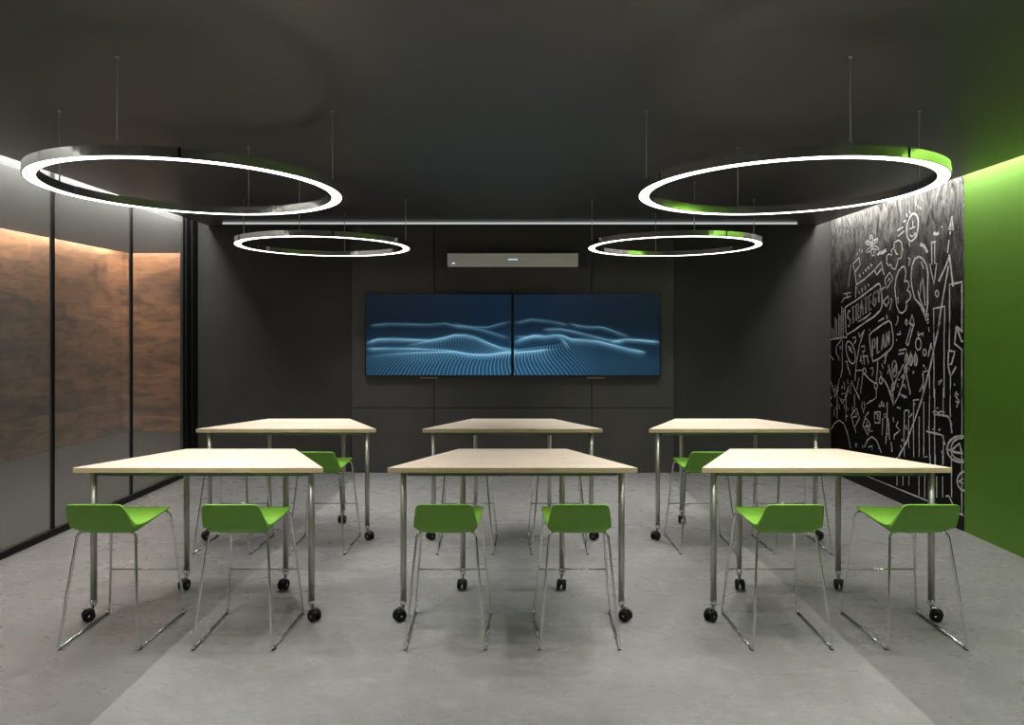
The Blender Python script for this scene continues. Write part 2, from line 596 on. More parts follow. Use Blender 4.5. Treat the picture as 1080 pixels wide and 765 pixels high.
def make_table():
    root = empty('trapezoid_table', (0, 0, 0))
    a, b = TW / 2, TW / 4
    MB().prism([(-a, 0), (a, 0), (b, TD), (-b, TD)], .870, .900, bev=.002).build('tabletop', [M['maple'], M['mapleedge']], root)
    for p in KID_MESH(root).polygons:
        p.material_index = 0 if abs(p.normal.z) > .5 else 1
    # steel rails under the top, set in from the edge
    i0, i1 = .075, .055
    fa = a - .115; fb = b - .045
    fr = MB()
    yb = TD - .075; yf = .060
    for p, q in (((-fa, yf), (fa, yf)), ((-fb, yb), (fb, yb)), ((-fa, yf), (-fb, yb)), ((fa, yf), (fb, yb))):
        dvec = Vector((q[0] - p[0], q[1] - p[1], 0)).normalized()
        nn = Vector((-dvec.y, dvec.x, 0)) * .0125
        P, Q = Vector((*p, 0)), Vector((*q, 0))
        v = []
        for z in (.842, .870):
            v += [P + nn + Vector((0, 0, z)), Q + nn + Vector((0, 0, z)), Q - nn + Vector((0, 0, z)), P - nn + Vector((0, 0, z))]
        fr.add(v, [(3, 2, 1, 0), (4, 5, 6, 7), (0, 1, 5, 4), (1, 2, 6, 5), (2, 3, 7, 6), (3, 0, 4, 7)])
    fr.build('frame', M['rail'], root)
    legs = [(-.637, .060, 128), (.637, .060, -128), (-.325, TD - .078, 172), (.325, TD - .078, 168)]
    for x, y, ang in legs:
        l = MB().tube([(0, 0, .105), (0, 0, .868)], .0178, 20)
        l.lathe([(0, .869), (.024, .869), (.024, .864), (.0178, .862)], seg=20)
        lo = l.build('leg', M['steel'], root, (x, y, 0))
        make_caster(lo, ang)
    return root
table = make_table()
note_kids(table)
TX = (-1.811, 0.0, 1.811)
TY = (3.93, 5.457)
tl = {
    (0, 0): 'pale wood trapezoid table by the glass partition, front row with its own two stools before it',
    (1, 0): 'pale wood trapezoid table in the middle of the front row, facing the screens',
    (2, 0): 'pale wood trapezoid table by the green wall, in the front row',
    (0, 1): 'pale wood trapezoid table in the back row, nearest the sliding glass door posts',
    (1, 1): 'pale wood trapezoid table in the middle of the back row, directly below the screens',
    (2, 1): 'pale wood trapezoid table in the back row, nearest the chalkboard',
}
tl[(0, 0)] = 'pale wood trapezoid table by the glass partition, in the front row'
for j in range(2):
    for i in range(3):
        o = table if (i, j) == (0, 0) else copy_tree(table)
        o.location = (TX[i], TY[j], 0)
        tag(o, tl[(i, j)], 'table', 'trapezoid tables on casters')

# ------------------------------------------------------------------ stools
def make_stool():
    root = empty('bar_stool', (0, 0, 0))
    # seat shell: (y, z, halfwidth) of the sitting side and of the underside, from the top of the back to the front edge
    ins = [(-.022, .7835, .148), (.008, .739, .154), (.038, .692, .161), (.064, .658, .167), (.100, .641, .172), (.150, .6385, .175), (.24, .646, .182), (.34, .656, .190), (.395, .662, .192), (.408, .662, .186)]
    out = [(-.034, .7775, .148), (-.010, .730, .157), (.016, .684, .166), (.042, .634, .172), (.082, .603, .158), (.125, .590, .148), (.23, .612, .163), (.335, .633, .178), (.394, .646, .186), (.408, .650, .182)]
    V = []; Fc = []
    nv = 7
    def sec(p, q):
        row = []
        for k in range(nv):
            t = -1 + 2 * k / (nv - 1)
            t2 = math.copysign(abs(t) ** .8, t)
            dish = .004 * (1 - t * t) * (1 if p[0] > .08 else 0)
            row.append((t2 * p[2], p[0], p[1] - dish))
        for k in range(nv):
            t = 1 - 2 * k / (nv - 1)
            t2 = math.copysign(abs(t) ** .8, t)
            belly = .010 * (1 - t ** 4) * (1 if .05 < q[0] < .3 else .3)
            row.append((t2 * q[2], q[0], q[1] - belly + .006))
        return row
    m = 2 * nv
    for p, q in zip(ins, out):
        V += sec(p, q)
    for i in range(len(ins) - 1):
        for k in range(m):
            k2 = (k + 1) % m
            Fc.append((i * m + k, i * m + k2, (i + 1) * m + k2, (i + 1) * m + k))
    L = (len(ins) - 1) * m
    for k in range(nv - 1):
        Fc.append((k, k + 1, m - 2 - k, m - 1 - k))
        Fc.append((L + k, L + m - 1 - k, L + m - 2 - k, L + k + 1))
    seat = MB().add(V, Fc, 0, True).build('seat_shell', M['felt'], root)
    md = seat.modifiers.new('smooth', 'SUBSURF'); md.levels = 2; md.render_levels = 2
    cr = seat.data.attributes.new('crease_edge', 'FLOAT', 'EDGE')
    for i, e in enumerate(seat.data.edges):
        a, b = (seat.data.vertices[k].co for k in e.vertices)
        ridge = (abs(a.y - b.y) < 1e-4 and abs(a.z - b.z) < .012 and (abs(a.y - .042) < 1e-4 or abs(a.y + .022) < 1e-4 or abs(a.y + .034) < 1e-4))
        cr.data[i].value = .6 if ridge else .7 if (abs(a.x) > .14 and abs(b.x) > .14 and abs(a.x - b.x) < .012 and (a - b).length > .02) else 0.0
    # chrome rods: rear (near the back) leg, floor runner, front leg on each side
    r = .0074
    for s in (-1, 1):
        fl_n = (s * .211, .004, r); fl_f = (s * .226, .497, r)
        tp_n = (s * .157, .088, .598); tp_f = (s * .171, .425, .618)
        un_n = (s * .10, .10, .606); un_f = (s * .11, .41, .646)
        cut = .03
        full = fillet([un_n, tp_n, fl_n, fl_f, tp_f, un_f], .028, 6)
        # split the bent rod into leg / runner / leg
        idx_n = max(i for i, p in enumerate(full) if p.y < .25 and p.z < .03 and p.y < .04)
        idx_f = min(i for i, p in enumerate(full) if p.y > .25 and p.z < .03 and p.y > .46)
        MB().tube(full[:idx_n + 1], r, 12).build('leg', M['chrome'], root)
        MB().tube(full[idx_n:idx_f + 1], r, 12).build('floor_runner', M['chrome'], root)
        MB().tube(full[idx_f:], r, 12).build('leg', M['chrome'], root)
        for (x, y) in ((s * .212, .03), (s * .225, .47)):
            MB().box(x - .009, x + .009, y - .014, y + .014, 0, .006, bev=.002).build('glide', M['rubber'], root)
    # foot bar between the front legs
    t = (.27 - r) / (.618 - r)
    yb = .497 + (.425 - .497) * t; xb = .226 + (.171 - .226) * t
    MB().tube([(-xb, yb, .27), (xb, yb, .27)], .0052, 10).build('footrest', M['chrome'], root)
    MB().box(-.085, .085, .105, .16, .594, .606, bev=.003).build('seat_bracket', M['black'], root)
    return root
stool = make_stool()
note_kids(stool)
SX = (-2.187, -1.477, -.356, .356, 1.479, 2.191)
SYN = (3.592, 5.119)
where = [
    ('nearer the glass partition, at the front table beside the glass', 'nearer the glass partition, at the back table beside the glass'),
    ('on the inner side of the front table beside the glass', 'on the inner side of the back table beside the glass'),
    ('on the glass side of the middle front table', 'on the glass side of the middle back table'),
    ('on the green wall side of the middle front table', 'on the chalkboard side of the middle back table'),
    ('on the inner side of the front table beside the green wall', 'on the inner side of the back table beside the chalkboard'),
    ('nearest the green wall, at the front table', 'nearest the chalkboard, at the back table'),
]
for j in range(2):
    for i, x in enumerate(SX):
        o = stool if (i, j) == (0, 0) else copy_tree(stool)
        o.location = (x, SYN[j], 0)
        tag(o, 'green low-back stool ' + where[i][j], 'stool', 'green sled stools')

# ------------------------------------------------------------------ screens
def wave_picture(w, h):
    """a navy picture of glowing particle waves across both screens; returns h x w x 3 linear"""
    X, Yv = np.meshgrid(np.linspace(0, 1, w), np.linspace(0, 1, h))      # Yv: 0 top, 1 bottom
    cx = np.exp(-((X - .52) / .30) ** 2)
    base = np.zeros((h, w, 3))
    glow = .25 + .75 * cx
    low = np.clip((Yv - .38) / .5, 0, 1)
    for c, (a, b) in enumerate(((.0045, .008), (.0145, .046), (.031, .096))):
        base[..., c] = a * (.35 + .75 * glow * (1 - .25 * Yv)) + b * low * (.35 + .75 * np.exp(-((X - .42) / .38) ** 2))
    acc = np.zeros((h, w))
    def splat(xs, ys, amp, sig):
        r = max(1, int(3 * sig))
        for x, y, a in zip(xs, ys, amp):
            i0, j0 = int(x), int(y)
            if i0 < -r or j0 < -r or i0 >= w + r or j0 >= h + r:
                continue
            ii = np.arange(max(0, i0 - r), min(w, i0 + r + 1)); jj = np.arange(max(0, j0 - r), min(h, j0 + r + 1))
            if len(ii) == 0 or len(jj) == 0:
                continue
            acc[np.ix_(jj, ii)] += a * np.outer(np.exp(-((jj - y) / sig) ** 2 / 2), np.exp(-((ii - x) / sig) ** 2 / 2))
    def ux(x): return (np.asarray(x, float) - 386) / 310 * (w - 1)
    def uy(y): return (np.asarray(y, float) - 310.5) / 85.5 * (h - 1)
    def ridge(pts, amp, sig=1.1, halo=.25, veil=0, vlen=10):
        xs = np.array([p[0] for p in pts], float); ys = np.array([p[1] for p in pts], float)
        t = np.arange(ux(xs[0]), ux(xs[-1]), .6)
        k = ux(xs)
        y = np.interp(t, k, uy(ys))
        ker = np.hanning(41); ker /= ker.sum()
        yp = np.concatenate([np.full(20, y[0]), y, np.full(20, y[-1])])
        y = np.convolve(yp, ker, 'valid')
        e = np.minimum(1, np.minimum(t - t[0], t[-1] - t) / 25 + .12)
        splat(t, y, .62 * amp * e * (.75 + .25 * np.sin(t * .05)), sig)
        if halo:
            splat(t[::3], y[::3] + 2, .5 * halo * amp * e[::3], 4.5)
        if veil:
            for d in np.linspace(2, vlen, 9):
                splat(t[::2], y[::2] + 1.5 * d, .8 * veil * amp * e[::2] * (1 - d / (vlen + 2)), 1.3)
    ridge([(390, 343.5), (410, 341.5), (432, 342), (452, 342.5), (470, 341), (484, 344.5), (500, 345), (515, 345.5), (528, 342), (541, 339)], .16, .9, .2)
    ridge([(478, 342), (492, 344), (505, 347), (520, 351), (540, 357)], .14, .9, .3)
    ridge([(386, 362), (398, 358), (415, 357.5), (435, 358.5), (455, 359), (468, 357), (480, 353.5), (492, 353.5), (503, 356), (516, 362), (530, 367), (545, 369.5)], .30, 1.1, .35, .12, 16)
    ridge([(386, 368), (410, 367.5), (440, 368), (468, 369.5), (482, 371), (496, 374), (515, 374.5), (535, 372), (552, 371), (566, 370), (578, 368)], .22, 1.2, .35, .10, 10)
    ridge([(541, 361), (552, 357), (562, 354), (574, 355), (584, 353.5), (593, 354), (602, 358), (614, 358.5), (630, 360), (646, 364), (664, 368.5), (682, 372)], .32, 1.1, .35, .14, 14)
    ridge([(541, 355), (556, 355.5), (574, 353)], .16, 1.0, .3)
    ridge([(572, 347.5), (590, 347), (606, 350), (622, 354), (640, 358.5), (660, 361)], .20, 1.0, .3)
    ridge([(600, 341), (608, 343.5), (620, 345), (634, 345), (644, 348), (654, 352), (664, 355)], .18, 1.0, .25)
    ridge([(644, 361), (660, 358), (676, 359), (697, 361)], .34, 1.2, .3)
    ridge([(541, 341), (560, 337), (580, 339), (600, 343)], .06, 1.6, .5)
    ridge([(590, 356), (596, 362), (602, 372), (600, 380)], .12, 3.0, .5)
    # the particle field below the ridges: columns of points running towards the viewer over a swell
    def field(x0, x1, n, ytop, ybot, amp, fan, ph, edge=1):
        for i in range(n):
            u = i / (n - 1)
            v = np.linspace(0, 1, 46)
            per = .25 + .75 * v ** 1.3
            xc = (x0 + x1) / 2
            xx = xc + (x0 + (x1 - x0) * u - xc) * (1 + fan * v) + 9 * np.sin(3.0 * v + ph + 5 * u) * (1 - v * .3)
            top = np.interp(xx, [386, 440, 480, 500, 520, 545, 580, 605, 640, 697], ytop)
            yy = top + (ybot - top) * per * v + 2.6 * np.sin(7 * u + 5 * v + ph)
            keep = (xx > 380) & (xx < 700)
            fade = np.minimum(1, np.minimum(u, 1 - u) * 9) * np.minimum(1, (1 - v) * 6 + edge) * amp * (.25 + .75 * v) * np.clip(1.1 - abs((xx - 505) / 130) ** 3, .12, 1)
            splat(ux(xx[keep]), uy(yy[keep]), fade[keep], .85)
    field(380, 700, 100, [369, 369, 370, 374, 375, 371, 367, 362, 368, 373], 401, .95, .35, .4)
    field(430, 580, 58, [366, 362, 356, 358, 364, 369, 368, 368, 368, 370], 383, .42, .1, 2.0, 0)
    tint = np.array([.30, .72, 1.0])
    acc = np.minimum(acc, 1.15)
    img = base + acc[..., None] * tint * .62
    img[..., 0] += .10 * np.clip(acc - .55, 0, 1)
    return np.clip(img, 0, 1)

PW, PH = 960, 264
pic = wave_picture(PW, PH)
ms = bpy.data.materials.new('screen_picture'); ms.use_nodes = True
nt = ms.node_tree; nt.nodes.clear()
o_ = nt.nodes.new('ShaderNodeOutputMaterial'); e_ = nt.nodes.new('ShaderNodeEmission')
a_ = nt.nodes.new('ShaderNodeAttribute'); a_.attribute_name = 'picture'
gl_ = nt.nodes.new('ShaderNodeBsdfGlossy'); gl_.inputs['Roughness'].default_value = .25
gl_.inputs['Color'].default_value = (.025, .025, .025, 1)
ad_ = nt.nodes.new('ShaderNodeAddShader')
nt.links.new(a_.outputs['Color'], e_.inputs['Color'])
nt.links.new(e_.outputs[0], ad_.inputs[0]); nt.links.new(gl_.outputs[0], ad_.inputs[1]); nt.links.new(ad_.outputs[0], o_.inputs[0])

SY0, SZ0, SZ1 = 7.99, 1.144, 2.117
def make_screen(x0, x1, half, label):
    w, h = x1 - x0, SZ1 - SZ0
    root = empty('display_screen', ((x0 + x1) / 2, SY0, SZ0))
    hw = w / 2
    MB().box(-hw, hw, .006, .055, 0, h, bev=.003).build('casing', M['bezel'], root)
    bz = .014
    fr = MB()
    fr.box(-hw, hw, 0, .008, 0, bz).box(-hw, hw, 0, .008, h - bz, h).box(-hw, -hw + bz, 0, .008, bz, h - bz).box(hw - bz, hw, 0, .008, bz, h - bz)
    fr.build('bezel', M['bezel'], root)
    n, m = PW // 2, PH
    img = pic[:, :n] if half == 0 else pic[:, n:]
    xs = np.linspace(-hw + bz, hw - bz, n); zs = np.linspace(h - bz, bz, m)
    verts = [(x, .004, z) for z in zs for x in xs]
    faces = [(r * n + c, (r + 1) * n + c, (r + 1) * n + c + 1, r * n + c + 1) for r in range(m - 1) for c in range(n - 1)]
    me = bpy.data.meshes.new('screen_image'); me.from_pydata(verts, [], faces)
    me.materials.append(ms)
    at = me.attributes.new('picture', 'FLOAT_COLOR', 'POINT')
    rgba = np.ones((m * n, 4), np.float32); rgba[:, :3] = img.reshape(-1, 3)
    at.data.foreach_set('color', rgba.ravel())
    so = bpy.data.objects.new('screen_image', me); COL.objects.link(so); so.parent = root
    # wall mount whose foot shows below the casing
    s = -1 if half == 0 else 1
    c = .86 * s - (x0 + x1) / 2
    MB().box(c - .22, c + .22, .03, .07, -.012, .02).box(c - .1, c + .1, .045, .07, .0, h * .6).build('wall_mount', M['bezel'], root)
    MB().box(*sorted((c + s * .02, c + s * .22)), .012, .068, -.026, -.010, bev=.002).build('mount_lever', M['brown'], root)
    return tag(root, label, 'screen', 'wall screens')
make_screen(-1.728, -.002, 0, 'wide black-framed wall screen with blue wave picture, on the glass partition side')
make_screen(.002, 1.736, 1, 'wide black-framed wall screen with blue wave picture, on the chalkboard side')

# ------------------------------------------------------------------ soundbar
sb = empty('soundbar', (.003, 7.935, 2.430))
MB().box(-.762, .762, 0, .125, 0, .150, bev=.006).build('body', M['silver'], sb)
MB().box(-.762, -.752, -.003, .125, 0, .150, bev=.002).build('end_cap', simple('grey_end_cap', (.68, .68, .66), .45), sb)
MB().box(.752, .762, -.003, .125, 0, .150, bev=.002).build('end_cap', bpy.data.materials['grey_end_cap'], sb)
MB().box(-.055, .055, -.003, .002, .070, .084, bev=.002).build('badge', M['logo'], sb)
MB().box(-.705, -.672, -.003, .002, .026, .040, bev=.002).build('status_light', M['led'], sb)
tag(sb, 'long slim silver soundbar with small lit badge, mounted above the two screens', 'soundbar')

# ------------------------------------------------------------------ chalkboard with its drawings
CBX = WX - .004
cb = empty('chalkboard', (CBX, (BY + WY) / 2, 0))
CY = (BY + WY) / 2
MB().box(0, .024, BY + .003 - CY, WY - .003 - CY, .125, CEIL + .25).build('board', M['board'], cb)

def wallpt(x, y):
    Y = CBX * F / (x - VX)
    return Vector((Y - CY, EYE - (y - VY) * Y / F))     # (along the wall, up)

class Chalk:
    def __init__(self): self.mb = MB()
    def line(self, pts, w=.015, jit=.0016):
        P = [wallpt(*p) for p in pts]
        # resample
        Q = [P[0]]
        for a, b in zip(P, P[1:]):
            n = max(1, int((b - a).length / .05))
            for k in range(1, n + 1):
                Q.append(a.lerp(b, k / n))
        L = []
        for i, p in enumerate(Q):
            a = Q[max(i - 1, 0)]; b = Q[min(i + 1, len(Q) - 1)]
            t = (b - a)
            if t.length < 1e-6: t = Vector((1, 0))
            t.normalize(); nn = Vector((-t.y, t.x))
            ww = w * (.42 + .16 * random.random())
            j = Vector((random.uniform(-jit, jit), random.uniform(-jit, jit)))
            L.append((p + j + nn * ww, p + j - nn * ww))
        v = []; f = []
        for a, b in L:
            v += [(-.0018, a.x, a.y), (-.0018, b.x, b.y)]
        for i in range(len(L) - 1):
            f.append((2 * i, 2 * i + 1, 2 * i + 3, 2 * i + 2))
        self.mb.add(v, f)
        return self
    def c(self, ox, oy, s, *lines, w=.015):
        """lines given in crop coordinates: origin ox, oy and s crop pixels per image pixel"""
        for l in lines:
            self.line([(ox + x / s, oy + y / s) for x, y in l], w)
        return self
    def ell(self, ox, oy, s, cx, cy, rx, ry, w=.013, tilt=0, a0=0, a1=360):
        pts = []
        for k in range(25):
            a = math.radians(a0 + (a1 - a0) * k / 24)
            x, y = rx * math.cos(a), ry * math.sin(a)
            ct, st = math.cos(math.radians(tilt)), math.sin(math.radians(tilt))
            pts.append((cx + x * ct - y * st, cy + x * st + y * ct))
        return self.c(ox, oy, s, pts, w=w)
    def build(self, name):
        return self.mb.build(name, M['chalk'], cb)

K = 9.5625
LET = {
    'S': [[(.9, .15), (.5, 0), (.1, .12), (.1, .38), (.5, .5), (.9, .62), (.9, .88), (.5, 1), (.1, .86)]],
    'T': [[(0, 0), (1, 0)], [(.5, 0), (.5, 1)]],
    'R': [[(.1, 1), (.1, 0), (.75, .02), (.9, .25), (.75, .5), (.1, .52)], [(.4, .52), (.95, 1)]],
    'A': [[(.02, 1), (.5, 0), (.98, 1)], [(.22, .65), (.78, .65)]],
    'E': [[(.9, 0), (.1, 0), (.1, 1), (.9, 1)], [(.1, .5), (.75, .5)]],
    'G': [[(.9, .15), (.5, 0), (.1, .2), (.1, .8), (.5, 1), (.9, .85), (.9, .55), (.55, .55)]],
    'Y': [[(0, 0), (.5, .5), (1, 0)], [(.5, .5), (.5, 1)]],
    'P': [[(.1, 1), (.1, 0), (.75, .02), (.9, .25), (.75, .52), (.1, .54)]],
    'L': [[(.1, 0), (.1, 1), (.9, 1)]],
    'N': [[(.1, 1), (.1, 0), (.9, 1), (.9, 0)]],
}
def word(ch, txt, tl, bl, tr, br, w, dbl=0.0):
    n = len(txt)
    for i, c in enumerate(txt):
        for st in LET[c]:
            for d in ((0, 0), (dbl, .0)) if dbl else ((0, 0),):
                pts = []
                for x, y in st:
                    u = (i + .10 + .72 * x + d[0]) / n
                    top = Vector(tl).lerp(Vector(tr), u); bot = Vector(bl).lerp(Vector(br), u)
                    p = top.lerp(bot, y)
                    pts.append((p.x, p.y))
                ch.line(pts, w)
A = Chalk()
word(A, 'STRATEGY', (893.3, 329), (893.3, 346.5), (929.3, 303), (929.3, 317.5), .022, .07)
word(A, 'PLAN', (919.3, 359), (919.3, 377), (939, 348.5), (939, 363), .017, .09)
# frame around STRATEGY, with underline
A.c(870, 270, K, [(205, 560), (205, 525), (225, 505), (330, 440), (440, 355), (520, 295), (550, 280), (565, 310), (575, 400), (578, 500), (560, 550), (500, 610), (400, 675), (300, 750), (225, 795), (212, 760), (205, 560)], w=.019)
A.c(870, 270, K, [(335, 665), (410, 625), (465, 575)], w=.016)
# frame around PLAN
A.c(870, 340, K, [(455, 200), (450, 130), (480, 95), (600, 10), (650, -15), (670, 10), (690, 130), (690, 220), (670, 265), (560, 360), (490, 395), (470, 340), (455, 200)], w=.018)
A.build('chalk_lettering')

B = Chalk()
# --- upper area: flower, dashes, clock face with rays, little cloud
for a in range(6):
    an = math.radians(60 * a + 20)
    B.ell(870, 200, K, 478 + 34 * math.cos(an), 565 + 66 * math.sin(an), 15, 38, .012, tilt=60 * a + 110)
B.c(870, 200, K, [(478, 455), (470, 500)], [(520, 490), (500, 530)], [(430, 510), (455, 545)], [(325, 660), (335, 630)], [(350, 620), (355, 600)], [(365, 635), (380, 610)], w=.014)
B.c(870, 200, K, [(530, 660), (555, 635), (580, 640), (620, 610)], w=.032)
B.ell(930, 200, 5.467, 178, 218, 32, 80, .020, tilt=8)
B.c(930, 200, 5.467, [(180, 180), (180, 225)], [(162, 228), (195, 215)], [(165, 260), (175, 272), (195, 255)], [(190, 250), (205, 265), (200, 280), (185, 285)], [(160, 300), (162, 330)], [(142, 140), (150, 158)], [(160, 122), (165, 140)], [(195, 68), (200, 92)], [(210, 90), (212, 105)], [(222, 100), (227, 115)], [(125, 185), (140, 180)], [(90, 238), (125, 215)], [(95, 270), (130, 238)], w=.015)
# small cloud
B.c(930, 200, 5.467, [(30, 385), (28, 420), (40, 440), (52, 430), (60, 455), (78, 460), (90, 430), (95, 400), (112, 395), (122, 350), (115, 305), (95, 290), (75, 305), (70, 340), (55, 350), (60, 380), (42, 372), (30, 385)], [(75, 345), (85, 370), (95, 372)], w=.016)
# speech balloon
B.c(940, 270, K, [(150, 170), (140, 110), (112, 110), (80, 150), (50, 220), (38, 320), (45, 400), (55, 500), (80, 565), (110, 580), (145, 550), (158, 500), (150, 470), (185, 440), (200, 400), (185, 360), (160, 350), (180, 310), (175, 260), (150, 250), (135, 270), (150, 170)], w=.016)
B.c(940, 270, K, [(48, 440), (70, 420), (72, 480)], [(62, 600), (75, 625), (55, 680)], [(150, 640), (165, 660), (160, 700), (142, 680), (150, 640)], w=.014)
# big light bulb
B.c(940, 270, K, [(350, 640), (370, 480), (368, 330), (372, 180), (355, 90), (320, 30), (280, 5), (240, 30), (212, 100), (200, 200), (208, 310), (240, 430), (300, 500), (340, 600), (350, 640)], w=.020)
B.c(940, 270, K, [(345, 500), (335, 380), (320, 220), (300, 290), (290, 400), (265, 345), (300, 460), (340, 560)], [(300, 60), (330, 130)], [(340, 600), (380, 590)], [(345, 625), (380, 612)], [(352, 650), (382, 640)], [(362, 680), (380, 670)], [(190, 20), (180, 100)], [(170, 20), (185, 30)], w=.014)
# arrow pointing down
B.c(930, 200, 5.467, [(285, 305), (312, 300)], [(288, 308), (290, 430), (278, 432), (302, 545), (318, 425), (306, 426), (306, 304)], w=.015)
B.c(930, 200, 5.467, [(222, 315), (245, 325), (265, 362)], [(300, 250), (315, 258), (330, 250)], w=.030)
B.c(930, 200, 5.467, [(345, 220), (350, 210)], w=.014)
# tall arrow at the edge: dashes, head, broad arrow to the bars
B.c(930, 200, 5.467, [(406, 155), (388, 228), (412, 232), (406, 155)], [(400, 170), (400, 225)], [(397, 240), (394, 260)], [(388, 290), (380, 365)], w=.016)
B.c(940, 270, K, [(480, 255), (540, 130), (590, 0)], [(585, -15), (605, 130), (625, 310)], w=.021)
B.c(940, 270, K, [(580, 95), (545, 300), (510, 500), (470, 765)], w=.020)
B.c(940, 340, K, [(490, 0), (440, 230), (390, 470), (310, 765)], w=.022)
B.c(940, 410, K, [(340, 20), (250, 280), (160, 530), (75, 690)], w=.020)
# tall bars
B.c(940, 270, K, [(590, 765), (590, 290), (715, 262), (715, 765)], [(430, 765), (430, 530), (540, 510), (540, 765)], w=.016)
for x, y0, y1 in ((712, 0, 30), (432, 0, 760), (535, 0, 760), (588, 0, 280), (714, 280, 765), (598, 550, 765)):
    B.c(940, 340, K, [(x, y0), (x, y1)], w=.013)
for x, y0, y1 in ((390, 0, 760), (440, 0, 760), (527, 0, 260), (598, 0, 290), (714, 0, 480), (330, 130, 700), (283, 280, 690), (228, 130, 690), (180, 240, 600), (135, 240, 690), (527, 470, 760)):
    B.c(940, 410, K, [(x, y0), (x + random.uniform(-6, 6), (y0 + y1) / 2), (x, y1)], w=.012)
B.c(940, 410, K, [(135, 240), (140, 220), (180, 220), (182, 250)], [(222, 130), (230, 115), (280, 110)], [(225, 150), (245, 160)], [(190, 285), (215, 250)], w=.013)
B.c(940, 340, K, [(320, 765), (325, 500), (385, 485), (390, 765)], [(345, 470), (355, 460)], [(320, 630), (285, 700)], w=.013)
for x in (395, 447, 520, 610, 714):
    B.c(940, 480, K, [(x, 0), (x, {714: 600, 610: 430}.get(x, 100))], w=.012)
for x in (60, 120, 180, 280, 340, 460, 520):
    B.c(940, 480, K, [(x, 215), (x, 310 if x < 200 else 430)], w=.010)
# wavy call-outs beside the bars
B.c(940, 410, K, [(420, 240), (450, 225), (470, 245), (500, 230), (540, 240)], [(430, 260), (520, 270), (575, 282), (600, 330), (612, 450)], [(355, 430), (390, 440), (440, 450), (515, 470), (545, 570)], [(375, 400), (380, 390)], [(420, 415), (425, 405)], [(480, 420), (495, 410)], w=.017)
# pie and triangle roundels at the edge
B.ell(940, 410, K, 700, 610, 135, 130, .020, a0=75, a1=285)
B.ell(940, 410, K, 708, 610, 105, 108, .014, a0=80, a1=280)
B.c(940, 410, K, [(605, 625), (690, 555), (715, 650)], [(560, 610), (640, 640), (725, 655)], w=.020)
B.ell(940, 480, K, 760, 265, 92, 100, .018, a0=100, a1=255)
B.c(940, 480, K, [(680, 265), (730, 290)], [(690, 262), (728, 240)], w=.014)
# zig-zag figures at the edge
B.c(940, 340, K, [(660, 40), (640, 215), (722, 285)], [(660, 40), (722, 100)], [(670, 70), (712, 195), (728, 190)], [(580, 285), (645, 300), (610, 420), (575, 430), (580, 285)], [(575, 440), (600, 550), (655, 450)], [(660, 700), (645, 740), (670, 760)], w=.018)
B.c(940, 410, K, [(680, 60), (650, 45), (655, 90), (690, 120), (660, 190)], [(650, 130), (690, 140)], w=.014)
# small marks round the middle
B.ell(940, 340, K, 275, 220, 28, 60, .015)
B.c(940, 340, K, [(275, 160), (272, 95)], [(275, 130), (325, 110), (320, 140)], w=.015)
B.ell(940, 340, K, 338, 305, 16, 32, .015)
B.ell(940, 270, K, 463, 380, 16, 32, .014)
B.c(940, 340, K, [(380, 50), (385, 95)], [(405, 210), (385, 300), (375, 350)], [(60, 125), (95, 120), (90, 85)], [(55, 170), (57, 185)], [(78, 285), (155, 270)], [(75, 325), (130, 312)], w=.016)
for x in (158, 200, 248):
    B.ell(940, 340, K, x, 380, 16, 55, .016)
    B.c(940, 340, K, [(x - 4, 295), (x - 2, 330)], [(x, 340), (x + 4, 430)], w=.013)
# pencil and twin arrows
B.c(940, 270, K, [(185, 680), (215, 590), (235, 700), (185, 680)], [(205, 700), (180, 765)], [(228, 705), (200, 765)], w=.015)
B.c(940, 340, K, [(205, 20), (150, 215)], [(230, 30), (170, 235)], [(150, 215), (170, 235)], [(180, 10), (225, 45)], w=.014)
B.c(940, 340, K, [(125, 425), (60, 560), (0, 700)], [(65, 765), (110, 640), (130, 520)], [(130, 520), (100, 560)], [(130, 520), (136, 580)], [(150, 440), (150, 510), (190, 700), (190, 730)], [(100, 735), (160, 755)], w=.017)
B.ell(940, 340, K, 148, 475, 14, 35, .018)
B.ell(940, 340, K, 34, 470, 22, 80, .014)
B.c(940, 340, K, [(20, 490), (50, 490)], [(25, 520), (45, 440)], w=.013)
# --- left part: banner post, scribble, flow boxes
B.c(870, 270, K, [(320, 290), (305, 160), (285, 80), (345, 20), (360, 90), (305, 160)], [(320, 290), (400, 235), (500, 145), (570, 60), (580, 120), (525, 190), (505, 150)], [(315, 300), (310, 420)], [(575, 120), (600, 190)], w=.018)
B.c(870, 270, K, [(350, 180), (365, 215), (345, 200)], [(385, 160), (395, 185)], [(410, 130), (425, 150), (412, 155), (410, 130)], [(435, 105), (450, 130), (436, 130), (435, 105)], [(460, 80), (480, 95), (465, 110), (460, 80)], [(345, 350), (350, 385)], [(375, 325), (380, 365)], [(405, 300), (412, 345)], [(435, 280), (445, 305)], w=.016)
B.c(870, 270, K, [(605, 235), (655, 165), (690, 230), (625, 330), (605, 235)], [(635, 260), (650, 225), (660, 245)], [(570, 345), (605, 315)], [(590, 460), (640, 405), (650, 460), (620, 510), (590, 460)], [(575, 455), (592, 455)], [(665, 425), (680, 450), (655, 545)], w=.016)
B.c(870, 270, K, [(540, 660), (600, 625)], [(625, 595), (632, 640)], [(735, 600), (740, 650), (715, 700)], w=.016)
B.c(870, 270, K, [(170, 470), (190, 430), (265, 405)], [(190, 385), (265, 370)], [(215, 375), (230, 410)], [(262, 90), (250, 200), (240, 310)], w=.013)
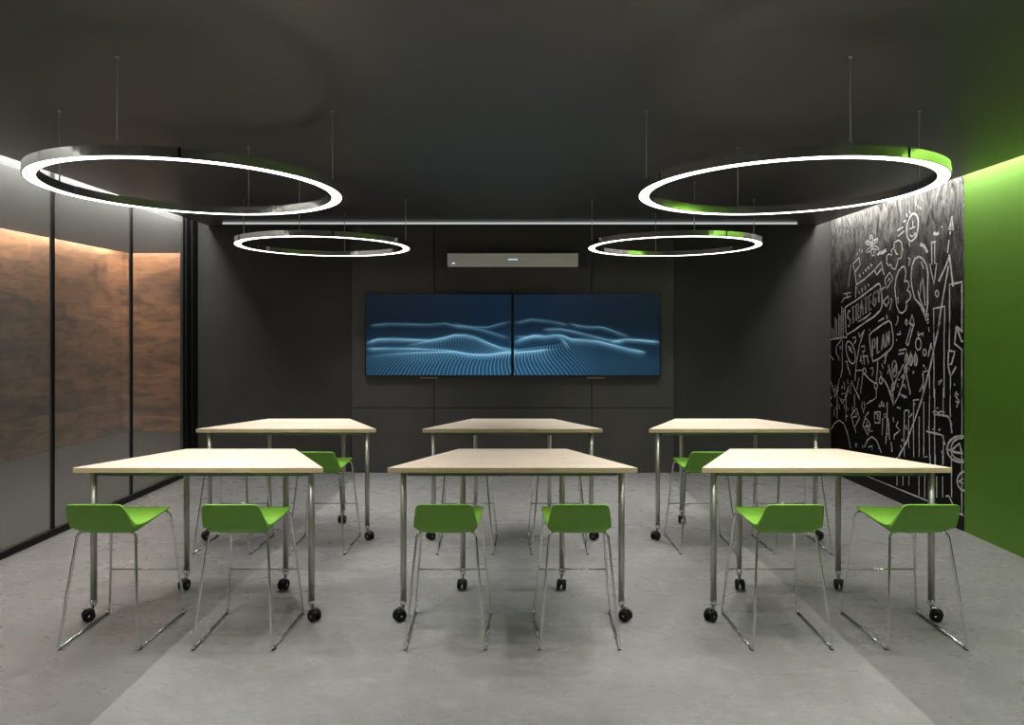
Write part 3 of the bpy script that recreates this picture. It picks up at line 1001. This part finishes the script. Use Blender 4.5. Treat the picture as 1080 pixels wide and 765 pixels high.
# columns at the far edge above a base line
for x, y in ((72, 720), (105, 620), (140, 580), (172, 510)):
    B.c(870, 270, K, [(x, 830), (x, y)], [(x + 16, 830), (x + 14, y + 20)], w=.014)
B.c(870, 340, K, [(55, 175), (150, 160), (225, 150)], w=.018)
# leaf, arrows, figures, molecule chains in the lower part
B.ell(870, 340, K, 262, 305, 42, 115, .017, tilt=-12)
B.c(870, 340, K, [(235, 240), (270, 280)], [(245, 270), (285, 310)], [(280, 160), (310, 150), (315, 190), (295, 220)], [(400, 75), (350, 230), (320, 400), (305, 590)], [(340, 100), (350, 150), (400, 80)], [(370, 250), (400, 235), (405, 290), (375, 300)], [(365, 330), (360, 400)], [(390, 310), (400, 430)], [(380, 350), (430, 340)], [(430, 330), (440, 420)], w=.015)
B.c(870, 340, K, [(170, 175), (120, 240), (115, 310), (145, 360)], [(180, 180), (175, 330), (178, 470), (160, 560)], [(55, 290), (60, 340), (90, 380)], [(205, 400), (225, 390), (230, 430), (260, 535)], [(60, 600), (100, 700)], [(150, 570), (120, 700), (100, 760)], [(195, 600), (200, 680)], [(240, 640), (215, 720), (205, 765)], [(270, 590), (290, 640), (350, 765)], [(310, 490), (380, 485)], [(345, 560), (325, 680)], [(385, 520), (360, 720)], w=.013)
B.c(870, 340, K, [(395, 510), (450, 575), (510, 620)], [(535, 385), (530, 500), (520, 590)], [(560, 540), (610, 600), (660, 700), (680, 750)], [(610, 330), (615, 390)], [(630, 310), (615, 350)], [(640, 430), (670, 540), (700, 640)], [(750, 500), (720, 590), (690, 690), (685, 760)], w=.017)
for cx, cy in ((400, 495), (517, 640), (565, 590), (690, 650)):
    B.ell(870, 340, K, cx, cy, 15, 32, .016)
B.ell(870, 340, K, 703, 470, 26, 82, .015)
B.c(870, 340, K, [(690, 470), (715, 475)], [(695, 500), (715, 430)], [(460, 470), (485, 455), (490, 500), (475, 540)], [(575, 420), (590, 470)], [(640, 480), (635, 520)], [(555, 490), (575, 530)], w=.014)
B.c(870, 410, K, [(420, 155), (480, 120), (520, 90), (520, 0)], [(380, 130), (372, 190), (392, 225), (405, 180), (395, 130)], [(300, 0), (350, 110)], [(240, 10), (215, 90), (175, 150), (150, 90)], [(125, 40), (125, 300)], [(215, 100), (215, 330)], [(85, 0), (100, 70), (140, 10)], [(45, 120), (75, 80)], [(50, 130), (75, 180)], [(95, 210), (95, 280)], [(300, 60), (300, 200)], w=.013)
B.c(870, 410, K, [(265, 275), (320, 195), (350, 300), (300, 395), (265, 275)], [(280, 290), (320, 280), (315, 245)], [(445, 235), (405, 285), (460, 360), (435, 470), (385, 370), (410, 290)], [(420, 340), (430, 420)], [(405, 385), (450, 375)], [(500, 240), (560, 235), (555, 345), (505, 345), (500, 240)], [(515, 255), (545, 270), (525, 300)], [(570, 130), (600, 160), (605, 180), (570, 170), (570, 130)], [(630, 140), (628, 400), (615, 560)], [(640, 300), (655, 520)], [(585, 300), (580, 470)], w=.015)
B.c(870, 410, K, [(65, 410), (100, 350), (145, 320), (190, 350), (220, 420), (245, 520), (260, 600)], [(400, 590), (430, 520), (475, 485), (520, 520), (550, 590), (570, 650)], [(440, 590), (480, 580), (478, 620)], [(690, 30), (690, 170), (765, 40)], [(640, 0), (690, 150)], [(665, 60), (690, 60)], [(740, 330), (720, 380), (760, 420), (700, 470), (700, 510)], [(690, 290), (695, 340)], [(730, 190), (765, 200)], [(670, 540), (680, 640)], w=.015)
rnd = random.Random(11)
for k in range(70):                                            # little notes and ticks between the figures
    x = 880 + 130 * rnd.random() ** 1.3; y = 345 + 150 * rnd.random()
    s = 1.0 + 2.0 * rnd.random()
    kind = rnd.randrange(4)
    if kind == 0:
        B.line([(x, y), (x + .3 * s, y + 2 * s)], .011)
    elif kind == 1:
        B.line([(x, y), (x + .5 * s, y + .9 * s), (x, y + 1.4 * s), (x + .7 * s, y + 2.0 * s)], .010)
    elif kind == 2:
        B.line([(x, y), (x + .7 * s, y - .3 * s), (x + .8 * s, y + 1.0 * s), (x + .1 * s, y + 1.3 * s), (x, y)], .010)
    else:
        B.line([(x, y), (x + 1.2 * s, y - .3 * s)], .010)
B.line([(880, 488.7), (940, 513), (1016, 543.6)], .013)
B.c(940, 480, K, [(550, 420), (580, 410), (610, 470), (635, 540)], w=.014)
B.build('chalk_drawing')
tag(cb, 'tall blackboard wall covered in white chalk doodles reading STRATEGY and PLAN', 'chalkboard')

# ------------------------------------------------------------------ world, camera, view
w = bpy.data.worlds.new('world'); SC.world = w
w.use_nodes = True
w.node_tree.nodes['Background'].inputs['Color'].default_value = (.02, .02, .022, 1)
w.node_tree.nodes['Background'].inputs['Strength'].default_value = 1.0
cam = bpy.data.cameras.new('camera')
cam.sensor_width = 36; cam.lens = 24; cam.sensor_fit = 'HORIZONTAL'
cam.shift_x = -(VX - 540) / 1080
cam.shift_y = -(382.5 - VY) / 1080
cam.clip_start = .05
co = bpy.data.objects.new('camera', cam); COL.objects.link(co)
co.location = (0, 0, EYE); co.rotation_euler = (math.pi / 2, 0, 0)
SC.camera = co
SC.view_settings.view_transform = 'Standard'
SC.view_settings.look = 'None'
SC.view_settings.gamma = 1
SC.view_settings.exposure = 0.0
SC.view_settings.use_curve_mapping = False
SC.cycles.use_denoising = True
SC.cycles.max_bounces = 10
SC.cycles.transparent_max_bounces = 16
SC.cycles.sample_clamp_indirect = 6
